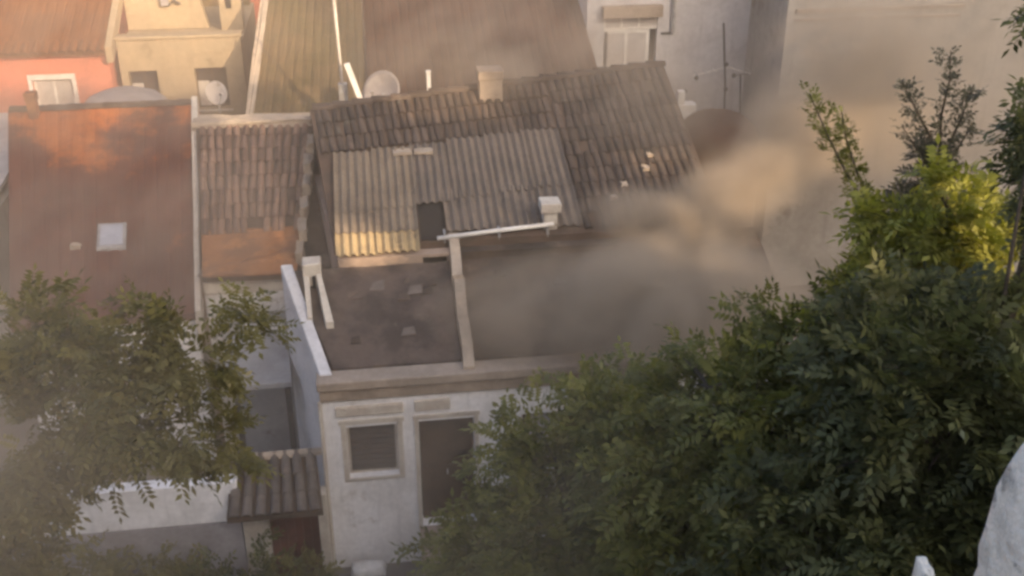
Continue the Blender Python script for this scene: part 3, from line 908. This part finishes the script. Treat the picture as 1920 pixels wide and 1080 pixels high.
# ------------------------------------------------------------------ big beige building at right
h10 = thing('beige_building', (16, 12, 0), 'big plain beige building with thin cornice lines behind the leafy shoots', 'building')
VE = 9.5
MB().wall(11.05, 24, VE, VE + .4, 0, 10).build('front_wall', M['beige'], h10)
MB().box(11.05, 24, VE + .402, 20, 0, 9.9).build('body', M['beige'], h10)
MB().box(11.25, 15.5, VE - .05, VE - .003, 7.30, 7.38).build('string_course', M['cornice'], h10)
MB().box(11.25, 15.4, VE - .04, VE - .003, 7.1, 7.15).build('string_course', M['cornice'], h10)

# backstop row of houses beyond
for k, (a, c, z, mm, lab) in enumerate(((-30, -14, 9, 'cream', 'tall cream house far behind the pink house'),
                                        (-13.9, -2.0, 10.5, 'pink', 'faded pink house far behind the cream terrace'),
                                        (-1.9, 7, 10, 'buff', 'buff house far behind the dark brown roof'),
                                        (7.1, 30, 11, 'beige', 'tall beige house far behind the white house'))):
    t = thing('far_house', ((a + c) / 2, 22, 0), lab, 'house', 'houses in the far row')
    hs = []
    u = a + 1.2
    while u < c - 1.6:
        hs.append((u, u + .9, z - 2.6, z - 1.2))
        u += 2.4
    MB().wall(a, c, 21, 21.4, 0, z, hs).build('wall', M[mm], t)
    for q in hs:
        window(t, *q, 21.12, M['white_paint'], M['glass'], mullions=2)
    MB().slab((a, 20.8, z + .1), (c, 20.8, z + .1), (c, 26, z + 2.2), (a, 26, z + 2.2), .15).build('roof', M['terra'], t)

# ------------------------------------------------------------------ white sack on the pavement
t = MB()
t.hexa([(.27, -.42, .0), (.86, -.32, .0), (.88, -.08, .0), (.25, -.14, .0), (.31, -.38, .2), (.82, -.28, .16), (.83, -.1, .18), (.28, -.13, .22)])
sack = t.build('plastic_sack', M['bag'], None, cuts=3, jitter=.025, smooth=True)
tag(sack, 'white plastic sack lying at the foot of the white facade', 'sack')

# ------------------------------------------------------------------ stone parapet right in front of the camera
def stone_thing(name, label, cat, verts_fn, loc):
    bm = bmesh.new()
    bmesh.ops.create_cube(bm, size=2)
    bmesh.ops.subdivide_edges(bm, edges=bm.edges[:], cuts=14, use_grid_fill=True)
    from mathutils import noise as mn
    for v in bm.verts:
        p = verts_fn(v.co.copy())
        p += Vector((1, 1, 1)) * 0
        n = mn.fractal(p * 9, 1.0, 2.0, 4) * .008 + mn.fractal(p * 45, 1.0, 2.0, 3) * .003
        v.co = p + v.co.normalized() * n
    me = bpy.data.meshes.new(name)
    bm.to_mesh(me)
    bm.free()
    for p in me.polygons: p.use_smooth = True
    me.materials.append(M['stone'])
    o = bpy.data.objects.new(name, me)
    COL.objects.link(o)
    o.location = loc
    return tag(o, label, cat)


def merlon(c):
    # a rounded-top upright stone, .5 wide, .3 deep
    x, y, z = c
    zz = (z + 1) / 2
    hw = .25
    if zz > .55:
        q = (zz - .55) / .45
        hw = .25 * math.sqrt(max(0, 1 - q ** 2.4))
    r = max(abs(x), abs(y))
    return Vector((x * hw, y * (.12 - .03 * zz * zz), zz * .95))
stone_thing('stone_merlon', 'pale rounded granite merlon close to the camera', 'stone', merlon, (1.452, 2.1, 10.985))
def shard(c):
    x, y, z = c
    zz = (z + 1) / 2
    return Vector((x * .05 * (1 - .75 * zz) - .03 * zz, y * .06, zz * .6))
stone_thing('stone_shard', 'small pointed tip of pale stone left of the big merlon', 'stone', shard, (1.062, 2.1, 10.84))

# the castle: unseen battlemented keep behind the camera, shaped to shade the street
ck = bpy.data.objects.new('unseen_shade_keep', None)
COL.objects.link(ck)
ck.location = (0, -6, 0)
BASE[ck.name] = Vector((0, 0, 0))
tag(ck, 'unseen battlemented castle keep behind the viewpoint, shaped to shade the street', 'castle')
def shade_wall(name, x0, x1, y0, y1, z0, z1, holes=()):
    """an unseen shading wall in world axes; openings let sun through"""
    mb = MB().wall(x0, x1, y0, y1, z0, z1, holes)
    bm = mb.bm
    bmesh.ops.recalc_face_normals(bm, faces=bm.faces[:])
    me = bpy.data.meshes.new(name)
    for v in bm.verts: v.co.y += 6
    bm.to_mesh(me)
    bm.free()
    me.materials.append(M['castle'])
    o = bpy.data.objects.new(name, me)
    COL.objects.link(o)
    o.parent = ck
    return o
SHADE_WALL_TOP = 19.6
shade_wall('low_shade_wall', -30, 3, -6.5, -6, 0, 12)
shade_wall('shade_wall', 3, 21.8, -6.5, -6, 0, SHADE_WALL_TOP, [(15.6, 17.0, 16.2, 17.4), (18.1, 20.1, 16.0, 17.6), (20.8, 21.7, 16.2, 17.2)])  # openings cut to aim sun at the sheets, crown and smoke
shade_wall('shade_tower', 21.8, 62, -6.5, -6, 0, 27, [(22.95, 25.9, 17.3, 19.1), (26.2, 29.6, 18.3, 20.0), (21.95, 22.8, 16.7, 17.9)])  # raised to shade the right background; openings aim sun into the smoke
x = 3.6
while x < 19:
    shade_wall('shade_battlement', x, x + 1.6, -6.5, -6, SHADE_WALL_TOP + .003, SHADE_WALL_TOP + 1.6)  # gaps shaped to make the shadow edge ragged
    x += 2.8

# ------------------------------------------------------------------ trees
def sprays(origins, dirs, leaf_len, pairs=5, spread=1.0):
    """pinnate leaves: a stalk of paired, folded leaflets; returns vertices, quads, tint per vertex"""
    n = len(origins)
    d = dirs / np.linalg.norm(dirs, axis=1, keepdims=True)
    up = np.tile([0, 0, 1.0], (n, 1)) + rng.normal(0, .35, (n, 3))
    s = np.cross(d, up)
    s /= np.linalg.norm(s, axis=1, keepdims=True) + 1e-6
    nr = np.cross(s, d)
    V, T = [], []
    base_t = rng.random(n) * .75
    size = leaf_len * rng.uniform(.55, 1.4, n)
    for k in range(pairs * 2 + 1):
        row = k // 2
        if k == pairs * 2:
            side = np.zeros(n); fwd = np.ones(n)
        else:
            side = (1 if k % 2 else -1) * np.ones(n); fwd = np.full(n, .45)
        along = (row + .6) * .42
        o = origins + d * (size * along * spread)[:, None] - np.array([0, 0, 1.0]) * (size * .045 * row ** 1.5)[:, None]
        ld = d * fwd[:, None] + s * side[:, None] * .9 + nr * rng.normal(0, .25, n)[:, None]
        ld[:, 2] -= .22
        ld /= np.linalg.norm(ld, axis=1, keepdims=True)
        lw = np.cross(ld, nr)
        lw /= np.linalg.norm(lw, axis=1, keepdims=True) + 1e-6
        L = size * rng.uniform(.8, 1.15, n)
        wdt = L * .21
        fold = np.cross(lw, ld) * (L * .05)[:, None]
        mid = o + ld * (L * .45)[:, None]
        V.append(np.stack([o, mid + lw * wdt[:, None] + fold, o + ld * L[:, None], mid - lw * wdt[:, None] + fold], 1))
        t = np.clip(base_t + rng.normal(0, .12, n), 0, 1)
        T.append(np.repeat(t[:, None], 4, 1))
    return np.concatenate(V).reshape(-1, 3), np.concatenate(T).reshape(-1)


def leaf_object(name, verts, tint, material, parent):
    base = BASE[parent.name]
    n = len(verts) // 4
    me = bpy.data.meshes.new(name)
    me.vertices.add(n * 4)
    me.vertices.foreach_set("co", (verts - np.array(base)).astype(np.float32).ravel())
    me.loops.add(n * 4)
    me.loops.foreach_set("vertex_index", np.arange(n * 4, dtype=np.int32))
    me.polygons.add(n)
    me.polygons.foreach_set("loop_start", np.arange(0, n * 4, 4, dtype=np.int32))
    me.polygons.foreach_set("loop_total", np.full(n, 4, dtype=np.int32))
    me.update(calc_edges=True)
    a = me.attributes.new("tint", 'FLOAT', 'POINT')
    a.data.foreach_set("value", tint.astype(np.float32))
    me.materials.append(material)
    o = bpy.data.objects.new(name, me)
    COL.objects.link(o)
    BASE[o.name] = Vector(base)
    o.parent = parent
    o['kind'] = 'stuff'
    return o


def crown_points(blobs, n, shell=.42, twigs=13):
    r = np.array([b[3] for b in blobs])
    w = r ** 2
    idx = rng.choice(len(blobs), n, p=w / w.sum())
    c = np.array([b[:3] for b in blobs])[idx]
    u = rng.normal(0, 1, (n, 3))
    u /= np.linalg.norm(u, axis=1, keepdims=True)
    q = rng.random(n) ** shell
    # clumps: directions pulled towards a few twig ends of each blob
    tw = rng.normal(0, 1, (len(blobs), twigs, 3))
    tw /= np.linalg.norm(tw, axis=2, keepdims=True)
    pick = tw[idx, rng.integers(0, twigs, n)]
    u2 = u * .34 + pick
    u2 /= np.linalg.norm(u2, axis=1, keepdims=True)
    stretch = 1 + .30 * np.sin(pick[:, 0] * 7 + pick[:, 2] * 5 + idx)
    p = c + u2 * (r[idx] * q * stretch)[:, None]
    d = u2 + rng.normal(0, .5, (n, 3)) + np.array([0, 0, -.12])
    return p, d, tw


def tree(name, foot, blobs, n, leaf_len, material, label, shell=.42, group=None, trunk_r=.16, extra=None, pairs=5, limbs=True):
    t = thing(name, foot, label, 'tree', group)
    top = max(b[2] for b in blobs)
    cen = np.mean([b[:3] for b in blobs], 0)
    trunk = MB()
    fk = Vector((cen[0], cen[1], foot[2] + (cen[2] - foot[2]) * .62))
    trunk.tube([foot, Vector(foot).lerp(fk, .5) + Vector((.12, .05, 0)), fk], trunk_r, 9, trunk_r * .6)
    tk = trunk.build('trunk', M['bark'], t, smooth=True)
    p, d, tw = crown_points(blobs, n, shell)
    if limbs:
        for i, b in enumerate(blobs):
            lb = MB()
            c = Vector(b[:3])
            midp = fk.lerp(c, .55) + Vector((0, 0, -.12))
            lb.tube([fk, midp, c], trunk_r * .38, 6, trunk_r * .14)
            for k in range(9):
                e = c + Vector(tw[i][k]) * b[3] * .9
                lb.tube([c, c.lerp(e, .5) + Vector((0, 0, .03)), e], trunk_r * .12, 4, .006)
            o = lb.build('limb', M['bark'], t)
            o['kind'] = 'stuff'
    v, tt = sprays(p, d, leaf_len, pairs)
    leaf_object('crown', v, tt, material, t)
    for e in (extra or ()):
        e(t)
    return t


def shoot(chains, material, leaf_len, dens, spread=.09):
    """leafy upright shoots along polylines"""
    def f(t):
        for ch in chains:
            pts = [Vector(c) for c in ch]
            st = MB().tube(pts[::-1], .022, 5, .006).build('stem', M['bark'], t)
            P, D = [], []
            for a, b in zip(pts, pts[1:]):
                m = max(2, int((b - a).length * dens))
                for k in range(m):
                    q = random.random()
                    x = a.lerp(b, q)
                    out = Vector((random.gauss(0, 1), random.gauss(0, 1), random.gauss(0, .6))).normalized()
                    P.append(x + out * random.random() * spread)
                    D.append(out * .9 + (a - b).normalized() * .7)
            v, tt = sprays(np.array(P), np.array(D), leaf_len, 3)
            leaf_object('shoot_leaves', v, tt, material, t)
    return f


T_left = [(-2.52, -5.85, 7.31, 0.99), (-1.62, -5.67, 7.68, 0.79), (-0.86, -5.57, 7.86, 0.5), (-0.25, -5.56, 8.2, 0.29), (-1.19, -6.03, 7.25, 0.57), (-0.6, -5.91, 7.11, 0.32), (-2.95, -6.22, 6.12, 0.7), (-2.6, -6.29, 5.75, 0.42), (-2.26, -5.48, 8.1, 0.47), (-1.37, -5.4, 8.05, 0.42)]
T_mid = [(2.96, -3.39, 3.59, 1.41), (3.88, -3.51, 4.58, 1.22), (2.73, -2.95, 4.11, 0.75), (1.79, -3.02, 2.95, 0.84), (1.31, -2.95, 2.31, 0.62), (4.4, -3.38, 5.22, 0.79), (3.45, -3.05, 4.91, 0.58), (4.11, -4.25, 3.79, 1.41), (2.87, -3.98, 3.06, 1.16)]
T_midr = [(4.85, -4.86, 5.83, 1.09), (5.85, -4.57, 6.5, 0.72), (5.0, -4.27, 6.0, 0.58), (5.34, -5.33, 5.34, 1.39), (6.45, -4.64, 7.0, 0.52), (4.26, -4.78, 5.04, 0.79), (4.6, -5.43, 4.37, 1.16), (5.8, -5.2, 6.26, 1.06)]
T_right = [(6.3, -6.24, 7.3, .88), (6.72, -6.54, 7.4, .95), (6.0, -6.61, 6.4, 1.1), (6.5, -7.11, 7.06, 1.26), (5.53, -6.98, 5.72, 1.11), (6.29, -7.49, 5.99, 1.12), (7.0, -7.18, 7.4, .98), (6.35, -5.86, 7.75, 0.48), (7.28, -6.42, 7.75, 0.5), (7.02, -7.59, 6.52, 0.83)]
T_lit = [(7.5, -4.66, 8.5, 0.48), (7.0, -4.62, 8.3, 0.44), (6.95, -4.75, 7.95, .4), (7.5, -4.9, 8.05, .5), (8.03, -4.6, 8.31, 0.4), (7.6, -4.74, 8.13, 0.49), (7.04, -4.57, 8.08, 0.28), (8.27, -4.74, 8.08, 0.31)]
T_edge = [(7.29, -6.22, 9.75, 0.36), (7.35, -6.22, 9.37, 0.31), (7.25, -6.21, 10.17, 0.28), (6.72, -6.64, 11.16, 0.21), (7.52, -6.25, 8.92, 0.32)]
s1 = [(6.04, -3.82, 9.58), (6.17, -3.84, 9.33), (6.33, -3.86, 9.04), (6.57, -3.89, 8.64), (6.8, -4.03, 8.27), (7.09, -4.17, 7.97)]
s1b = [(6.52, -3.68, 9.3), (6.6, -3.7, 9.0), (6.78, -3.82, 8.53), (7.05, -4.16, 7.97)]
s2 = [[(7.87, -3.47, 9.92), (7.92, -3.48, 9.56), (7.9, -3.47, 9.13), (7.94, -3.58, 8.45)],
      [(7.36, -3.4, 9.56), (7.56, -3.43, 9.23), (7.78, -3.46, 8.9), (7.94, -3.58, 8.45)],
      [(8.21, -3.52, 9.5), (8.15, -3.51, 9.13), (8.08, -3.5, 8.83), (7.94, -3.58, 8.45)],
      [(7.44, -3.41, 9.0), (7.68, -3.44, 8.69), (7.94, -3.58, 8.45)],
      [(8.27, -3.53, 8.96), (8.17, -3.51, 8.69), (7.95, -3.58, 8.38)]]
def low(b, dz=-2.2, g=1.15): return [(x, y, z + dz, r * g) for x, y, z, r in b]

tree('leafy_tree', (-3.3, -5.9, 0), low(T_left, -.18, 1) + [(-3.1, -6.0, 5.2, .6)], 2900, .09, M['leaf_brown'],
     'brownish hazy tree in front of the left yard wall', group=None, shell=.5, limbs=False)
tree('leafy_tree', (3.0, -3.3, 0), [(x + .6, y, z, r) for x, y, z, r in T_mid], 5600, .118, M['leaf'],
     'olive green tree directly in front of the white facade and doorway')
tree('leafy_tree', (5.2, -4.9, 0), T_midr + low(T_midr[:4]), 6000, .118, M['leaf'],
     'dense green tree below the drifting smoke between the doorway tree and the darkest tree')
tree('leafy_tree', (6.2, -6.8, 0), T_right + low(T_right[2:6], -1.8), 8000, .12, M['leaf_dark'],
     'darkest big tree beside the pale rounded stone')
tree('leafy_tree', (7.5, -4.6, 0), low(T_lit, -.1, .93) + low(T_lit[:4], -1.3, 1.6), 2600, .115, M['leaf_sunlit'],
     'sunlit yellow green tree top rising behind the darkest tree',
     extra=[shoot([s1, s1b], M['leaf'], .06, 95)])
tree('leafy_tree', (7.95, -3.55, 0), [(7.94, -3.58, 8.3, .34), (7.8, -3.6, 7.9, .45)], 420, .075, M['leaf_grey'],
     'sparse dull olive tree with upright leafy shoots behind the sunlit crown', trunk_r=.07,
     extra=[shoot(s2, M['leaf_grey'], .062, 70)])
tree('leafy_tree', (7.5, -6.2, 0), [(x + .2, y, z, r) for x, y, z, r in T_edge], 500, .09, M['leaf_dark'],
     'dark tree at the edge above the darkest tree', trunk_r=.08)
# low shrubs along the street wall
for k, (x, y, z, r, lab) in enumerate(((-2.68, -1.18, .7, .75, 'low shrub at the foot of the white yard wall under the left tree'),
                                       (-1.55, -1.12, .65, .8, 'dark low shrub left of the wooden gate'),
                                       (-.6, -1.15, .55, .62, 'brownish low shrub right in front of the wooden gate'),
                                       (-3.75, -1.1, .7, .8, 'low shrub nearest the corner of the left tree'))):
    t = thing('garden_shrub', (x, y, 0), lab, 'shrub', 'shrubs along the street wall')
    bl = [(x, y, z, r), (x + .3, y, z * 1.3, r * .5), (x - .25, y - .1, z * 1.2, r * .55)]
    sm = MB()
    for q in range(6):
        e = Vector((x + random.uniform(-.4, .4), y + random.uniform(-.3, .3), z * 1.5))
        sm.tube([(x, y, 0), Vector((x, y, 0)).lerp(e, .5), e], .02, 5, .006)
    sm.build('stem', M['bark'], t)['kind'] = 'stuff'
    p, d, tw = crown_points(bl, 420)
    p[:, 2] = np.maximum(p[:, 2], .04)
    v, tt = sprays(p, d, .09)
    leaf_object('foliage', v, tt, M['leaf_brown'] if k != 1 else M['leaf_dark'], t)

# ------------------------------------------------------------------ smoke drifting over the roofs (a volume grid, thicker in billows)
SMOKE = [  # centre and radii in metres (house frame), extinction per metre at the centre
    ((4.6, 1.3, 4.3), (2.8, 1.9, .8), 2.4),
    ((6.0, .5, 4.6), (2.4, 1.9, 1.05), 2.8),
    ((5.9, 1.9, 4.6), (.9, .9, .75), 2.6),
    ((6.6, 2.3, 4.95), (.95, .9, .75), 3.0),
    ((7.5, 2.9, 5.3), (1.1, 1.0, .8), 3.0),
    ((8.4, 3.6, 5.7), (1.3, 1.1, .8), 1.5),
    ((9.4, 4.3, 6.1), (1.4, 1.2, 1.0), 1.3),
    ((10.6, 5.2, 7.0), (1.8, 1.4, 1.7), 1.1),
    ((5.8, 2.7, 5.4), (1.5, .8, .4), 1.8),
    ((4.2, 7.4, 6.9), (3.6, 1.6, .9), .3),
    ((11.0, 5.2, 6.8), (2.6, 2.4, 2.2), .4),
    ((13.5, 6.5, 6.5), (4.0, 2.6, 3.6), .20),
    ((6.9, 5.5, 6.4), (2.2, 2.4, 1.0), .16),
    ((4.4, 9.0, 6.9), (4.2, 2.2, 1.7), .20),
    ((-3.5, 3.0, 4.6), (6.5, 6.0, 3.2), .06),
    ((-3.4, -7.6, 7.2), (3.6, 2.0, 3.4), .14),
    ((-6.0, 11.0, 6.2), (6.0, 3.0, 2.6), .06),  # this haze and the next added, partly in place of lens flare
    ((-5.0, 7.6, 6.2), (3.6, 2.6, 1.2), .11),
    ((2.4, -5.0, 4.2), (3.6, 3.0, 4.0), .06),
    ((2.0, 9.0, 4.0), (22, 13, 12), .021),
]
SMOKE_VEIL = .002
sm_, nt, b_ = nodes_of('smoke_volume')
nt.nodes.remove(b_)
pv = nt.nodes.new("ShaderNodeVolumePrincipled")
pv.inputs["Color"].default_value = (.80, .665, .51, 1)
pv.inputs["Anisotropy"].default_value = .15
pv.inputs["Density"].default_value = 1.0
nt.links.new(pv.outputs[0], nt.nodes["Material Output"].inputs["Volume"])
gn = bpy.data.node_groups.new("smoke_field", 'GeometryNodeTree')
gn.interface.new_socket("Geometry", in_out='INPUT', socket_type='NodeSocketGeometry')
gn.interface.new_socket("Geometry", in_out='OUTPUT', socket_type='NodeSocketGeometry')
N, L = gn.nodes, gn.links
P = N.new("GeometryNodeInputPosition").outputs[0]


def vm(op, a, b=None):
    n = N.new("ShaderNodeVectorMath"); n.operation = op
    for i, x in enumerate((a, b)):
        if x is None: continue
        if isinstance(x, (tuple, list)): n.inputs[i].default_value = x
        else: L.new(x, n.inputs[i])
    return n


def fm(op, a, b):
    n = N.new("ShaderNodeMath"); n.operation = op
    for i, x in enumerate((a, b)):
        if isinstance(x, (int, float)): n.inputs[i].default_value = x
        else: L.new(x, n.inputs[i])
    return n.outputs[0]


def mrange(v, a, b, c, d):
    n = N.new("ShaderNodeMapRange"); n.interpolation_type = 'SMOOTHSTEP'
    L.new(v, n.inputs["Value"])
    for k, x in (("From Min", a), ("From Max", b), ("To Min", c), ("To Max", d)):
        n.inputs[k].default_value = x
    return n.outputs[0]


tot = None
for c, r, k in SMOKE:
    q = vm('MULTIPLY', vm('SUBTRACT', P, c).outputs[0], tuple(1 / x for x in r))
    d = mrange(vm('LENGTH', q.outputs[0]).outputs["Value"], 1.15, .1, 0, k)
    tot = d if tot is None else fm('ADD', tot, d)
rot = N.new("ShaderNodeVectorRotate"); rot.rotation_type = 'EULER_XYZ'
L.new(P, rot.inputs["Vector"])
rot.inputs["Rotation"].default_value = (0, R(28), R(-30))
no = N.new("ShaderNodeTexNoise")
no.inputs["Scale"].default_value = 1.0
no.inputs["Detail"].default_value = 6
no.inputs["Roughness"].default_value = .6
no.inputs["Distortion"].default_value = 1.1
L.new(vm('MULTIPLY', rot.outputs[0], (.42, .75, .8)).outputs[0], no.inputs["Vector"])
den = fm('ADD', fm('MULTIPLY', tot, mrange(no.outputs[0], .36, .64, .12, 2.2)), SMOKE_VEIL)
vc = N.new("GeometryNodeVolumeCube")
L.new(den, vc.inputs["Density"])
vc.inputs["Min"].default_value = (-13, -10, .2)
vc.inputs["Max"].default_value = (18, 14.5, 10.8)
for k, x in (("Resolution X", 190), ("Resolution Y", 150), ("Resolution Z", 66)):
    vc.inputs[k].default_value = x
sm = N.new("GeometryNodeSetMaterial")
L.new(vc.outputs[0], sm.inputs[0])
sm.inputs["Material"].default_value = sm_
L.new(sm.outputs[0], N.new("NodeGroupOutput").inputs[0])
smk = MB().box(-13, 18, -10, 14.5, .2, 10.8).build('smoke', sm_)
b0 = BASE[smk.name]
for v in smk.data.vertices: v.co += b0
smk.location = O                       # the field is in house-frame coordinates
md = smk.modifiers.new("smoke_field", 'NODES')
md.node_group = gn
tag(smk, 'brown smoke drifting across the roofs from the right hand lean-to roof', 'smoke', kind='stuff')
